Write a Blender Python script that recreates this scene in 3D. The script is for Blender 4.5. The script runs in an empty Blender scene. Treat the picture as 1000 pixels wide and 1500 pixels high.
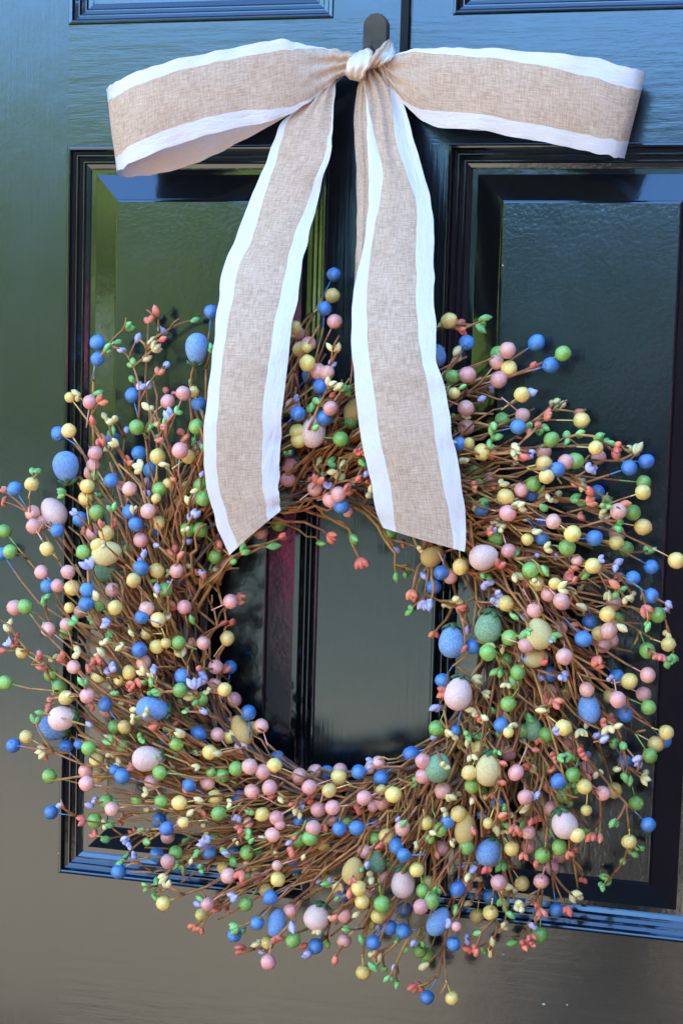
import bpy, bmesh, math, random
from mathutils import Vector, Matrix, noise

random.seed(11)
scene = bpy.context.scene
COL = scene.collection
R = math.radians

# ------------------------------------------------------------------ camera
CAM = Vector((0.62753709, -1.42056794, -0.20501653))
YAW, PITCH, ROLL, FPX = R(-13.64064), R(-5.350466), R(1.639266), 2272.4033
_cy, _sy, _cp, _sp = math.cos(YAW), math.sin(YAW), math.cos(PITCH), math.sin(PITCH)
FWD = Vector((_sy * _cp, _cy * _cp, _sp))
_r = Vector((_cy, -_sy, 0.0))
_u = _r.cross(FWD)
RIGHT = math.cos(ROLL) * _r + math.sin(ROLL) * _u
UP = -math.sin(ROLL) * _r + math.cos(ROLL) * _u
cam_data = bpy.data.cameras.new('camera')
cam_data.sensor_fit = 'VERTICAL'
cam_data.sensor_height = 36.0
cam_data.sensor_width = 24.0
cam_data.lens = FPX / 1500.0 * 36.0
cam_data.clip_start = 0.02
cam_data.clip_end = 3000.0
cam = bpy.data.objects.new('camera', cam_data)
COL.objects.link(cam)
_m = Matrix((RIGHT, UP, -FWD)).transposed().to_4x4()
_m.translation = CAM
cam.matrix_world = _m
scene.camera = cam

# ------------------------------------------------------------------ light: the sun stands behind the house, the door is in open shade
SUN_EL, SUN_AZ = R(54), R(24)          # azimuth measured from +Y towards +X
world = bpy.data.worlds.new('World')
scene.world = world
world.use_nodes = True
wn = world.node_tree
wn.nodes.clear()
w_out = wn.nodes.new('ShaderNodeOutputWorld')
w_bg = wn.nodes.new('ShaderNodeBackground')
w_sky = wn.nodes.new('ShaderNodeTexSky')
w_sky.sky_type = 'NISHITA'
w_sky.sun_disc = False
w_sky.sun_elevation = SUN_EL
w_sky.sun_rotation = SUN_AZ
w_sky.air_density = 1.1
w_sky.dust_density = 0.1
w_sky.ozone_density = 5.0
w_bg.inputs['Strength'].default_value = 0.15
wn.links.new(w_sky.outputs[0], w_bg.inputs['Color'])
wn.links.new(w_bg.outputs[0], w_out.inputs['Surface'])

sun_data = bpy.data.lights.new('sun', 'SUN')
sun_data.energy = 5.0
sun_data.angle = R(0.5)
sun_data.color = (1.0, 0.90, 0.75)
sun = bpy.data.objects.new('sun', sun_data)
COL.objects.link(sun)
sun_dir = Vector((math.sin(SUN_AZ) * math.cos(SUN_EL), math.cos(SUN_AZ) * math.cos(SUN_EL), math.sin(SUN_EL)))
sun.rotation_euler = sun_dir.to_track_quat('Z', 'Y').to_euler()
sun.location = (0, 0, 6)

vs = scene.view_settings
vs.view_transform = 'Standard'
vs.look = 'None'
vs.gamma = 1.0
vs.exposure = 3.28
vs.use_curve_mapping = False


# ------------------------------------------------------------------ helpers
def at(px, py, depth):
    """point of the photograph (1000 x 1500) at a given distance in front of the door face"""
    d = FWD * FPX + RIGHT * (px - 500.0) - UP * (py - 750.0)
    t = (-depth - CAM.y) / d.y
    return CAM + d * t


def link(o, parent=None):
    COL.objects.link(o)
    if parent is not None:
        o.parent = parent
        p, off = parent, Vector((0, 0, 0))
        if parent.parent is None:
            off = parent.location
        o.matrix_parent_inverse = Matrix.Translation(-off)
    return o


def mesh_data(name, verts, faces, mats, smooth=True, uvs=None, fmat=None):
    me = bpy.data.meshes.new(name)
    me.from_pydata([tuple(v) for v in verts], [], faces)
    for m in (mats if isinstance(mats, (list, tuple)) else [mats]):
        me.materials.append(m)
    if fmat:
        me.polygons.foreach_set('material_index', fmat)
    if uvs is not None:
        lay = me.uv_layers.new(name='UVMap')
        for lp in me.loops:
            lay.data[lp.index].uv = uvs[lp.vertex_index]
    if smooth:
        me.polygons.foreach_set('use_smooth', [True] * len(me.polygons))
    me.update()
    return me


def add(name, verts, faces, mat, parent=None, smooth=True, uvs=None, fmat=None):
    return link(bpy.data.objects.new(name, mesh_data(name, verts, faces, mat, smooth, uvs, fmat)), parent)


def tag(o, label=None, cat=None, group=None, kind=None):
    if label: o['label'] = label
    if cat: o['category'] = cat
    if group: o['group'] = group
    if kind: o['kind'] = kind
    return o


def empty(name, loc):
    o = bpy.data.objects.new(name, None)
    o.empty_display_size = 0.02
    o.location = loc
    COL.objects.link(o)
    return o


class Buf:
    """collects shapes for one mesh"""
    def __init__(self):
        self.v, self.f = [], []

    def tube(self, pts, r0, r1, n=6, cap=True):
        b = len(self.v)
        k = len(pts)
        side = None
        for i, p in enumerate(pts):
            t = (pts[min(i + 1, k - 1)] - pts[max(i - 1, 0)])
            if t.length < 1e-9: t = Vector((0, 0, 1))
            t.normalize()
            if side is None:
                side = t.cross(Vector((0.31, 0.87, 0.38)))
                if side.length < 1e-3: side = t.cross(Vector((1, 0, 0)))
            side = (side - t * side.dot(t)).normalized()
            up = t.cross(side)
            r = r0 + (r1 - r0) * i / max(1, k - 1)
            for j in range(n):
                a = 2 * math.pi * j / n
                self.v.append(p + (side * math.cos(a) + up * math.sin(a)) * r)
        for i in range(k - 1):
            for j in range(n):
                a, c = b + i * n + j, b + i * n + (j + 1) % n
                self.f.append((a, c, c + n, a + n))
        if cap:
            self.f.append(tuple(b + j for j in reversed(range(n))))
            self.f.append(tuple(b + (k - 1) * n + j for j in range(n)))

    def add(self, verts, faces, m=None):
        b = len(self.v)
        self.v += [(m @ Vector(v)) if m else Vector(v) for v in verts]
        self.f += [tuple(i + b for i in f) for f in faces]

    def box(self, x0, x1, y0, y1, z0, z1):
        self.add([(x0, y0, z0), (x1, y0, z0), (x1, y1, z0), (x0, y1, z0), (x0, y0, z1), (x1, y0, z1), (x1, y1, z1), (x0, y1, z1)],
                 [(0, 3, 2, 1), (4, 5, 6, 7), (0, 1, 5, 4), (1, 2, 6, 5), (2, 3, 7, 6), (3, 0, 4, 7)])

    def build(self, name, mat, parent=None, smooth=True):
        return add(name, self.v, self.f, mat, parent, smooth)


def lathe(profile, n=14):
    """profile [(radius, z)] from the low pole to the high pole"""
    v, f = [], []
    k = len(profile)
    v.append((0, 0, profile[0][1]))
    for r, z in profile[1:-1]:
        for j in range(n):
            a = 2 * math.pi * j / n
            v.append((r * math.cos(a), r * math.sin(a), z))
    v.append((0, 0, profile[-1][1]))
    last = len(v) - 1
    for j in range(n):
        f.append((0, 1 + (j + 1) % n, 1 + j))
        f.append((last, last - n + j, last - n + (j + 1) % n))
    for i in range(k - 3):
        for j in range(n):
            a, c = 1 + i * n + j, 1 + i * n + (j + 1) % n
            f.append((a, c, c + n, a + n))
    return v, f


# ------------------------------------------------------------------ materials
def new_mat(name):
    m = bpy.data.materials.new(name)
    m.use_nodes = True
    nt = m.node_tree
    b = nt.nodes['Principled BSDF']
    return m, nt, b


def N(nt, kind, **kw):
    n = nt.nodes.new(kind)
    for k, v in kw.items():
        setattr(n, k, v)
    return n


def noise_node(nt, vec, scale, detail=3.0, rough=0.55):
    n = N(nt, 'ShaderNodeTexNoise')
    n.inputs['Scale'].default_value = scale
    n.inputs['Detail'].default_value = detail
    n.inputs['Roughness'].default_value = rough
    if vec is not None: nt.links.new(vec, n.inputs['Vector'])
    return n


def mapping(nt, src, scale):
    mp = N(nt, 'ShaderNodeMapping')
    mp.inputs['Scale'].default_value = scale
    nt.links.new(src, mp.inputs['Vector'])
    return mp.outputs['Vector']


def math_node(nt, op, a, b):
    n = N(nt, 'ShaderNodeMath', operation=op)
    for i, x in enumerate((a, b)):
        if isinstance(x, (int, float)): n.inputs[i].default_value = x
        else: nt.links.new(x, n.inputs[i])
    return n.outputs[0]


def ramp(nt, fac, stops):
    r = N(nt, 'ShaderNodeValToRGB')
    cr = r.color_ramp
    while len(cr.elements) < len(stops): cr.elements.new(0.5)
    for e, (p, c) in zip(cr.elements, stops):
        e.position = p
        e.color = (c[0], c[1], c[2], 1)
    nt.links.new(fac, r.inputs['Fac'])
    return r.outputs['Color']


def bump(nt, b, height, strength, dist):
    bp = N(nt, 'ShaderNodeBump')
    bp.inputs['Strength'].default_value = strength
    bp.inputs['Distance'].default_value = dist
    nt.links.new(height, bp.inputs['Height'])
    nt.links.new(bp.outputs['Normal'], b.inputs['Normal'])


def paint(name, grain, peel, grain_amt, rough=0.16):
    """thick glossy black door paint; grain = mapping scale of the brush and wood grain"""
    m, nt, b = new_mat(name)
    tc = N(nt, 'ShaderNodeTexCoord').outputs['Object']
    g = noise_node(nt, mapping(nt, tc, grain), 1.0, 4.0, 0.6).outputs['Fac']
    p = noise_node(nt, tc, 230.0, 2.0, 0.5).outputs['Fac']
    w = noise_node(nt, tc, 26.0, 2.0, 0.5).outputs['Fac']
    h = math_node(nt, 'ADD', math_node(nt, 'MULTIPLY', g, grain_amt), math_node(nt, 'MULTIPLY', p, peel))
    h = math_node(nt, 'ADD', h, math_node(nt, 'MULTIPLY', w, 0.22))
    bump(nt, b, h, 1.0, 0.001)
    big = noise_node(nt, tc, 9.0, 4.0, 0.65).outputs['Fac']
    nt.links.new(ramp(nt, big, [(0.35, (0.003, 0.003, 0.0032)), (0.7, (0.006, 0.0056, 0.0056))]), b.inputs['Base Color'])
    rr = N(nt, 'ShaderNodeMapRange')
    rr.inputs['To Min'].default_value = rough * 0.75
    rr.inputs['To Max'].default_value = rough * 1.35
    nt.links.new(big, rr.inputs['Value'])
    nt.links.new(rr.outputs[0], b.inputs['Roughness'])
    b.inputs['IOR'].default_value = 1.9
    b.inputs['Specular Tint'].default_value = (0.56, 0.80, 1.0, 1)  # extra blue of the reflected sky, put into the paint's specular colour
    return m


def plain(name, col, rough=0.6, var=0.25, scale=60.0, bumps=0.0, bscale=400.0, sss=0.0, per_object=0.0, ior=1.45):
    m, nt, b = new_mat(name)
    tc = N(nt, 'ShaderNodeTexCoord').outputs['Object']
    n = noise_node(nt, tc, scale, 3.0).outputs['Fac']
    lo = [c * (1 - var) for c in col]
    hi = [min(1.0, c * (1 + var * 0.6)) for c in col]
    c = ramp(nt, n, [(0.3, lo), (0.7, hi)])
    if per_object:
        oi = N(nt, 'ShaderNodeObjectInfo').outputs['Random']
        gi = N(nt, 'ShaderNodeNewGeometry').outputs['Random Per Island']
        s = N(nt, 'ShaderNodeMath', operation='FRACT')
        nt.links.new(math_node(nt, 'ADD', oi, gi), s.inputs[0])
        hs = N(nt, 'ShaderNodeHueSaturation')
        mr = N(nt, 'ShaderNodeMapRange')
        mr.inputs['To Min'].default_value = 1.0 - per_object
        mr.inputs['To Max'].default_value = 1.0 + per_object * 0.5
        nt.links.new(s.outputs[0], mr.inputs['Value'])
        nt.links.new(mr.outputs[0], hs.inputs['Value'])
        mh = N(nt, 'ShaderNodeMapRange')
        mh.inputs['To Min'].default_value = 0.5 - per_object * 0.05
        mh.inputs['To Max'].default_value = 0.5 + per_object * 0.05
        s2 = N(nt, 'ShaderNodeMath', operation='FRACT')
        nt.links.new(math_node(nt, 'MULTIPLY', s.outputs[0], 7.31), s2.inputs[0])
        nt.links.new(s2.outputs[0], mh.inputs['Value'])
        nt.links.new(mh.outputs[0], hs.inputs['Hue'])
        nt.links.new(c, hs.inputs['Color'])
        c = hs.outputs['Color']
    nt.links.new(c, b.inputs['Base Color'])
    b.inputs['Roughness'].default_value = rough
    b.inputs['IOR'].default_value = ior
    if sss:
        b.inputs['Subsurface Weight'].default_value = sss
        b.inputs['Subsurface Radius'].default_value = (0.004, 0.003, 0.002)
        b.inputs['Subsurface Scale'].default_value = 0.5
    if bumps:
        bn = noise_node(nt, tc, bscale, 2.0).outputs['Fac']
        bump(nt, b, bn, 0.6, bumps)
    return m


def cloth(name, lo, mid, hi, thread, rough, amt, sheen=0.0, wrinkle=0.0):
    """woven cloth; UV in metres, u along the ribbon, v across"""
    m, nt, b = new_mat(name)
    uv = N(nt, 'ShaderNodeTexCoord').outputs['UV']
    a = noise_node(nt, mapping(nt, uv, (thread, thread * 0.11, 1)), 1.0, 2.0, 0.7).outputs['Fac']
    c = noise_node(nt, mapping(nt, uv, (thread * 0.11, thread, 1)), 1.0, 2.0, 0.7).outputs['Fac']
    w = noise_node(nt, mapping(nt, uv, (26, 26, 1)), 1.0, 3.0, 0.6).outputs['Fac']
    h = math_node(nt, 'MULTIPLY', math_node(nt, 'ADD', a, c), 0.5)
    k = math_node(nt, 'ADD', math_node(nt, 'MULTIPLY', h, 0.82), math_node(nt, 'MULTIPLY', w, 0.18))
    nt.links.new(ramp(nt, k, [(0.36, lo), (0.5, mid), (0.64, hi)]), b.inputs['Base Color'])
    b.inputs['Roughness'].default_value = rough
    if sheen:
        b.inputs['Sheen Weight'].default_value = sheen
    if wrinkle:
        wr = noise_node(nt, mapping(nt, uv, (70, 200, 1)), 1.0, 3.0, 0.6).outputs['Fac']
        h = math_node(nt, 'ADD', math_node(nt, 'MULTIPLY', h, 0.08), wr)
    bump(nt, b, h, 0.7, wrinkle or amt)
    tr = N(nt, 'ShaderNodeBsdfTranslucent')
    tr.inputs['Color'].default_value = (hi[0], hi[1], hi[2], 1)
    mx = N(nt, 'ShaderNodeMixShader')
    mx.inputs['Fac'].default_value = 0.05
    out = nt.nodes['Material Output']
    nt.links.new(b.outputs[0], mx.inputs[1])
    nt.links.new(tr.outputs[0], mx.inputs[2])
    nt.links.new(mx.outputs[0], out.inputs['Surface'])
    return m


M = {
    'paint_v': paint('black paint brushed upright', (240, 40, 7), 0.035, 0.28, 0.19),
    'paint_h': paint('black paint brushed level', (14, 40, 130), 0.05, 0.19, 0.18),
    'paint_field': paint('black paint on panel', (80, 40, 22), 0.13, 0.22),
    'paint_trim': paint('black paint on moulding', (30, 30, 30), 0.05, 0.06, 0.10),
    'burlap': cloth('burlap weave', (0.35, 0.23, 0.135), (0.51, 0.37, 0.245), (0.66, 0.51, 0.365), 850.0, 0.85, 0.0005),
    'satin': cloth('white satin', (0.60, 0.58, 0.54), (0.64, 0.62, 0.58), (0.68, 0.66, 0.62), 1500.0, 0.42, 0.00006, 0.0, 0.0016),
    'cream': cloth('cream satin', (0.60, 0.49, 0.36), (0.68, 0.57, 0.44), (0.74, 0.64, 0.52), 1200.0, 0.5, 0.0001, 0.3),
    'twig': plain('brown twig', (0.43, 0.19, 0.055), 0.7, 0.5, 90.0, 0.0006, 260.0, per_object=0.35),
    'vine': plain('grey brown vine', (0.17, 0.105, 0.07), 0.8, 0.5, 60.0, 0.0008, 200.0, per_object=0.4),
    'leaf': plain('dark green felt leaf', (0.075, 0.17, 0.055), 0.8, 0.4, 200.0),
    'iron': plain('black iron', (0.006, 0.006, 0.006), 0.6, 0.3, 80.0, ior=1.3),
    'hook': plain('plastic with painted reflection', (0.075, 0.062, 0.042), 0.6, 0.2, 80.0, ior=1.3),  # brown of the mirrored ground is put into the plastic's colour
    'speck': plain('pale paint fleck', (0.6, 0.62, 0.6), 0.6, 0.2),
    'wall': plain('house wall', (0.32, 0.30, 0.27), 0.85, 0.2, 12.0),
    'brick': plain('red brick', (0.13, 0.05, 0.045), 0.85, 0.3, 10.0),
    'porch': plain('porch boards', (0.11, 0.078, 0.055), 0.8, 0.2, 8.0),
    'drive': plain('driveway', (0.27, 0.170, 0.102), 0.9, 0.2, 3.0),
    'lawn': plain('lawn', (0.10, 0.102, 0.070), 0.9, 0.4, 1.5),
    'foliage': plain('tree leaves', (0.25, 0.285, 0.033), 0.6, 0.5, 0.8),
    'evergreen': plain('evergreen needles', (0.042, 0.080, 0.062), 0.7, 0.5, 0.8),
    'maple': plain('dark red leaves', (0.55, 0.06, 0.13), 0.6, 0.5, 2.0),
    'coat': plain('dark coat', (0.014, 0.015, 0.02), 0.9, 0.3, 20.0),
    'hair': plain('dark hair', (0.015, 0.01, 0.008), 0.6, 0.3, 40.0),
}
# berries, buds and eggs: k is the size of a unit in the mesh the material sits on
SOFT = {'B': ('blue berry', (0.080, 0.245, 0.53), .22), 'G': ('green berry', (0.26, 0.49, 0.085), .22), 'Y': ('yellow berry', (0.93, 0.66, 0.17), .14), 'P': ('pink berry', (0.92, 0.43, 0.32), .16)}
PIPS = {'r': ('coral bud', (0.92, 0.23, 0.13), .3), 'g': ('mint bud', (0.26, 0.60, 0.16), .35), 'l': ('lavender bud', (0.55, 0.52, 0.78), .35), 'y': ('cream bud', (0.88, 0.74, 0.31), .2)}
SHELL = {'blue': (0.21, 0.36, 0.58), 'pink': (0.90, 0.61, 0.48), 'yellow': (0.80, 0.62, 0.25), 'ochre': (0.66, 0.42, 0.13), 'green': (0.25, 0.40, 0.20)}
for k_, (n_, c_, v_) in SOFT.items():
    M[k_] = plain(n_, c_, 0.33, v_, 3.0, 0.0003, 11.0, 0.12, 0.2, ior=1.65)
    M[k_ + '_joined'] = plain(n_ + ' joined', c_, 0.33, v_, 430.0, 0.0003, 1600.0, 0.12, 0.2, ior=1.65)
for k_, (n_, c_, v_) in PIPS.items():
    M[k_] = plain(n_, c_, 0.38, v_, 2.2, 0, 0, 0.1, 0.2)
    M[k_ + '_joined'] = plain(n_ + ' joined', c_, 0.38, v_, 250.0, 0, 0, 0.1, 0.2)
for k_, c_ in SHELL.items():
    M['egg_' + k_] = plain('speckled %s egg' % k_, c_, 0.8, 0.45 if k_ in ('blue', 'green') else 0.18, 10.0, 0.0008, 13.0, 0, 0.12)
FLOOR = CAM.z - 1.45
BERRY_SPOTS = {
    'B': '''
489,402 475,452 310,457 143,502 683,502 785,502 143,526 806,535 470,566 194,579 291,592 436,606 758,625 86,635 672,651 946,676 921,685 816,688 163,704
22,716 500,742 704,744 190,750 118,760 199,768 84,777 793,788 870,788 953,831 207,832 646,839 926,847 172,852 70,859 635,859 128,864 953,873 127,885
208,904 854,936 692,947 204,952 267,991 648,997 154,1032 733,1062 291,1075 20,1092 602,1104 525,1131 179,1137 558,1140 818,1145 277,1150 728,1177
75,1190 949,1208 522,1213 244,1214 497,1214 580,1239 306,1248 230,1252 591,1253 174,1277 670,1303 500,1312 396,1315 814,1333 377,1352 571,1359
590,1364 343,1370 547,1381 664,1383 462,1386 625,1461
''',
    'Bb': '''
453,550 475,612 165,642 421,660 204,664 221,689 874,721 777,724 740,744 792,764 234,776 4,811 266,849 863,912 337,977 805,988 903,992 364,1044
916,1046 244,1082 971,1085 97,1093 406,1110 914,1116 673,1128 479,1132 351,1168 233,1202 427,1203 655,1204 342,1248 391,1251 493,1257 433,1269
718,1313 592,1332
''',
    'Bs': '''
667,1070 116,1090 168,1128 437,1203
''',
    'G': '''
824,518 662,552 514,619 288,625 200,626 499,643 807,644 842,675 942,707 781,709 294,711 234,717 298,730 142,751 926,751 275,776 294,776 7,778 726,789
830,802 15,808 122,809 776,835 242,864 143,887 37,889 963,901 746,934 262,941 786,947 947,953 714,956 758,985 75,988 753,999 8,1000 264,1011 295,1024
744,1031 949,1036 639,1067 800,1076 259,1089 180,1094 130,1096 951,1107 346,1126 838,1135 325,1136 73,1137 691,1151 826,1165 156,1174 236,1174
320,1192 139,1202 644,1215 454,1228 437,1230 683,1241 819,1241 258,1249 362,1249 794,1253 569,1260 619,1305 632,1320 360,1324 559,1325 790,1370
429,1377 614,1393
''',
    'Gb': '''
729,518 654,576 735,615 519,660 695,692 436,700 408,768 694,773 570,782 916,804 191,805 316,815 711,842 783,871 755,882 902,908 97,927 740,967 88,1007
169,1065 764,1071 795,1125 234,1132 704,1155 378,1171 201,1172 931,1177 689,1180 507,1204 550,1229 315,1230 365,1283 474,1285 626,1400
''',
    'Gs': '''
140,696 795,836 309,1131 629,1229
''',
    'P': '''
490,471 452,504 743,513 727,531 466,544 479,546 684,549 730,556 269,576 246,588 132,589 484,598 682,598 765,608 264,660 140,664 828,677 137,681
190,716 461,716 763,718 496,724 484,732 217,749 905,749 48,751 743,752 810,764 50,771 206,791 744,807 259,836 61,838 100,838 659,845 85,858 165,864
803,871 338,881 822,881 270,889 22,890 215,892 783,894 98,915 71,922 891,924 298,942 770,945 826,962 211,971 108,977 316,977 948,989 315,1005 859,1010
128,1019 904,1025 340,1061 383,1063 319,1076 354,1095 619,1115 554,1118 366,1123 126,1129 385,1131 755,1132 438,1136 223,1146 304,1147 127,1148
453,1153 395,1154 648,1158 369,1159 882,1162 769,1168 533,1169 559,1176 487,1183 164,1185 466,1186 405,1198 459,1213 589,1213 773,1219 399,1223
534,1247 246,1262 334,1283 792,1291 730,1293 304,1325 616,1328 425,1334 504,1340 504,1378 393,1409
''',
    'Pb': '''
436,488 429,595 682,626 294,656 796,662 876,670 425,682 134,692 718,702 422,702 219,708 288,730 60,765 137,780 382,780 903,782 230,804 269,814 771,819
330,825 898,883 118,896 819,920 894,938 882,945 804,1014 942,1017 320,1023 343,1025 157,1041 834,1085 744,1103 273,1117 860,1124 498,1128 462,1130
619,1137 806,1184 570,1204 552,1209 246,1226 773,1239 647,1242 819,1254 451,1268 808,1271 377,1285 562,1285 681,1296
''',
    'Ps': '''
242,626 509,750 844,821 541,1125 546,1182 486,1203 364,1205 410,1208 406,1268 538,1308 668,1357
''',
    'Y': '''
487,433 657,470 431,480 440,512 450,532 745,540 764,578 851,616 101,631 437,645 872,656 706,662 231,669 276,669 796,679 800,698 47,709 128,712 941,721
740,728 126,730 232,766 941,772 156,781 838,782 902,795 144,799 69,804 990,821 868,829 674,830 230,836 196,850 785,854 106,861 741,884 169,890 889,900
232,908 333,935 978,944 230,947 33,955 190,985 145,992 921,998 329,1010 97,1022 183,1065 825,1066 372,1067 975,1073 39,1079 336,1079 960,1090 700,1096
307,1102 142,1113 402,1121 687,1132 496,1138 855,1152 482,1158 576,1164 315,1168 263,1176 671,1192 384,1193 623,1205 566,1225 921,1233 749,1243
610,1274 407,1288 525,1301 530,1321 240,1323 718,1337 554,1342 392,1381 532,1424 662,1462
''',
    'Yb': '''
435,632 274,715 268,735 772,809 236,883 877,928 825,1018 894,1020 759,1025 269,1026 144,1136 402,1137 899,1158 845,1224 474,1236 375,1269 329,1271
627,1294 764,1294 390,1304 296,1340 698,1342 542,1352
''',
    'Ys': '''
449,509 284,574 665,576 103,582 686,649 246,708 229,730 772,790 812,855 102,890 215,929 243,942 174,997 744,1073 558,1157 858,1187 269,1205 715,1206
''',
}
BUD_SPOTS = {
    'g': '''
285,469 708,469 646,476 188,478 703,479 170,503 158,512 309,512 193,532 194,556 501,570 510,572 143,576 468,589 456,598 261,602 219,626 772,626
796,626 722,626 790,632 165,634 848,635 829,639 726,640 876,640 890,648 828,650 718,652 530,658 259,678 486,678 532,680 51,690 92,722 145,725 841,730
888,731 849,736 885,741 795,743 164,744 907,763 904,773 518,788 254,791 469,796 399,801 358,806 949,806 341,821 794,835 596,840 794,842 856,842
710,843 580,844 304,852 300,862 911,863 902,871 68,875 64,884 600,893 264,903 282,909 108,911 947,916 163,929 766,930 162,936 251,952 984,964 978,970
728,985 742,987 281,993 123,999 221,1001 169,1015 229,1016 706,1022 773,1037 720,1040 61,1044 204,1048 775,1050 52,1054 687,1055 250,1066 684,1076
696,1077 208,1081 160,1085 751,1085 897,1089 912,1091 287,1102 832,1107 841,1109 821,1110 785,1135 915,1138 921,1142 607,1145 837,1150 833,1175
764,1204 899,1206 741,1208 162,1209 877,1215 207,1216 861,1220 363,1223 157,1230 274,1231 216,1233 936,1243 329,1248 288,1249 925,1250 186,1253
293,1260 178,1262 343,1262 912,1263 742,1264 256,1266 735,1269 294,1273 267,1273 888,1288 479,1295 228,1296 880,1298 214,1301 640,1304 227,1313
294,1317 734,1320 742,1326 667,1331 745,1339 345,1359 354,1361 701,1367 471,1369 582,1378 752,1379 480,1381 616,1381 594,1390 708,1392 551,1412
545,1414 564,1419 570,1433 582,1440
''',
    'l': '''
238,485 202,495 179,512 244,535 218,564 206,565 718,569 778,576 705,584 250,608 245,610 186,630 286,654 778,665 862,686 868,688 480,710 214,724
286,752 279,756 274,792 580,806 212,812 832,819 206,821 905,824 130,827 900,831 620,844 712,855 249,856 230,862 731,870 726,882 630,884 621,886
978,886 973,895 768,901 162,908 156,913 687,922 14,941 59,958 216,958 766,965 164,978 158,982 225,982 217,984 827,987 298,994 788,994 822,994 285,1002
306,1035 641,1037 299,1041 740,1044 132,1061 815,1070 876,1078 636,1080 886,1083 765,1084 860,1106 932,1113 541,1116 934,1119 138,1172 88,1179
132,1179 441,1180 441,1192 706,1193 347,1198 340,1204 688,1214 184,1228 304,1230 298,1234 188,1237 196,1254 675,1266 694,1270 340,1309 343,1316
290,1324 657,1352 426,1357 780,1358 554,1359 683,1375 606,1381 385,1394 450,1400 577,1419
''',
    'r': '''
229,457 218,467 671,474 676,486 237,497 783,539 233,545 245,572 258,576 148,588 847,605 802,610 135,618 786,624 241,626 266,631 270,642 153,645
144,650 905,655 900,664 722,666 767,668 190,675 457,699 466,702 526,704 179,711 695,712 6,719 510,719 864,720 864,734 5,735 914,740 903,743 784,744
546,746 718,779 124,779 312,782 485,786 414,788 314,791 592,796 320,801 254,808 529,824 731,828 838,835 290,839 690,840 298,844 832,846 905,847
899,854 772,859 603,870 352,872 609,873 351,880 254,887 681,889 674,893 945,894 949,904 834,909 341,913 328,914 838,917 635,928 24,933 24,945 277,945
679,949 4,955 966,961 60,962 90,962 147,966 875,967 96,969 135,969 798,971 64,975 872,976 150,977 132,980 328,980 292,981 201,999 194,1002 648,1014
797,1021 72,1025 805,1029 816,1030 70,1035 133,1036 893,1053 882,1060 227,1064 748,1064 658,1065 788,1084 682,1093 64,1094 846,1097 850,1104 64,1108
193,1125 770,1125 808,1129 859,1140 731,1148 801,1151 875,1160 454,1175 522,1186 180,1194 736,1198 786,1198 120,1201 177,1202 262,1205 473,1212
752,1213 195,1219 758,1219 138,1223 867,1227 876,1227 839,1246 424,1247 833,1251 767,1254 786,1261 364,1268 712,1272 351,1281 854,1288 356,1292
512,1306 318,1323 782,1324 331,1332 831,1333 317,1334 792,1338 490,1346 284,1357 292,1363 777,1371 405,1374 777,1380 445,1384 765,1385 354,1387
687,1390 695,1392 351,1396 489,1405 605,1445 614,1447
''',
    'y': '''
222,500 228,510 486,510 495,510 668,514 215,524 668,526 484,560 494,566 113,579 811,588 218,596 820,596 156,612 165,615 229,618 168,650 756,655
921,656 157,659 689,660 932,660 674,662 754,664 678,674 469,678 242,681 501,682 204,684 532,690 485,691 514,696 496,698 850,706 736,708 445,708
518,708 854,714 730,717 541,721 792,726 816,728 805,730 276,734 754,740 764,742 882,751 884,758 724,765 731,766 785,779 295,791 615,805 278,831
315,834 758,845 770,848 318,848 784,853 852,858 824,862 834,866 890,871 925,873 139,874 669,878 918,879 654,886 850,888 287,892 244,903 14,912 909,920
11,922 213,929 977,930 152,940 982,941 112,944 717,944 176,946 736,948 113,956 264,956 149,957 243,958 79,965 208,984 696,996 741,1005 165,1006
733,1009 303,1012 700,1016 711,1016 247,1019 281,1019 187,1025 178,1032 790,1040 799,1040 691,1043 194,1053 708,1053 904,1064 891,1070 656,1073
850,1073 266,1075 254,1077 664,1077 684,1088 674,1089 801,1092 62,1101 320,1104 776,1110 173,1118 780,1125 904,1126 875,1133 945,1135 943,1142
213,1161 668,1165 779,1165 660,1168 293,1172 769,1174 280,1183 292,1184 354,1184 768,1184 216,1185 432,1186 452,1190 280,1191 436,1192 363,1195
154,1208 298,1209 728,1213 739,1219 301,1222 328,1229 385,1230 395,1239 405,1251 241,1285 543,1285 686,1285 698,1288 245,1295 494,1298 740,1303
750,1306 841,1313 848,1315 686,1324 757,1326 762,1329 522,1339 739,1354 734,1359 465,1361 720,1378 376,1381 717,1392 547,1397 555,1403 621,1414
''',
}

# ------------------------------------------------------------------ the setting
def slab(name, x0, x1, y0, y1, z0, z1, mat):
    b = Buf()
    b.box(x0, x1, y0, y1, z0, z1)
    return tag(b.build(name, mat, None, False), kind='structure')


slab('ground', -400, 400, -800, 30, FLOOR - 0.5, FLOOR - 0.16, M['lawn'])
slab('driveway', -9, 12, -4.9, -1.46, FLOOR - 0.17, FLOOR - 0.15, M['drive'])
slab('porch_floor', -2.2, 1.74, -1.45, 0.3, FLOOR - 0.5, FLOOR, M['porch'])
slab('house_wall', -5.0, 6.0, 0.05, 0.32, FLOOR, FLOOR + 2.6, M['wall'])

slab('added_side_wall', 1.75, 1.95, -3.2, 0.04, FLOOR, FLOOR + 2.5, M['brick'])  # unseen wall, added to darken reflections on the right and block sky there
rng = random.Random(5)


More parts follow.
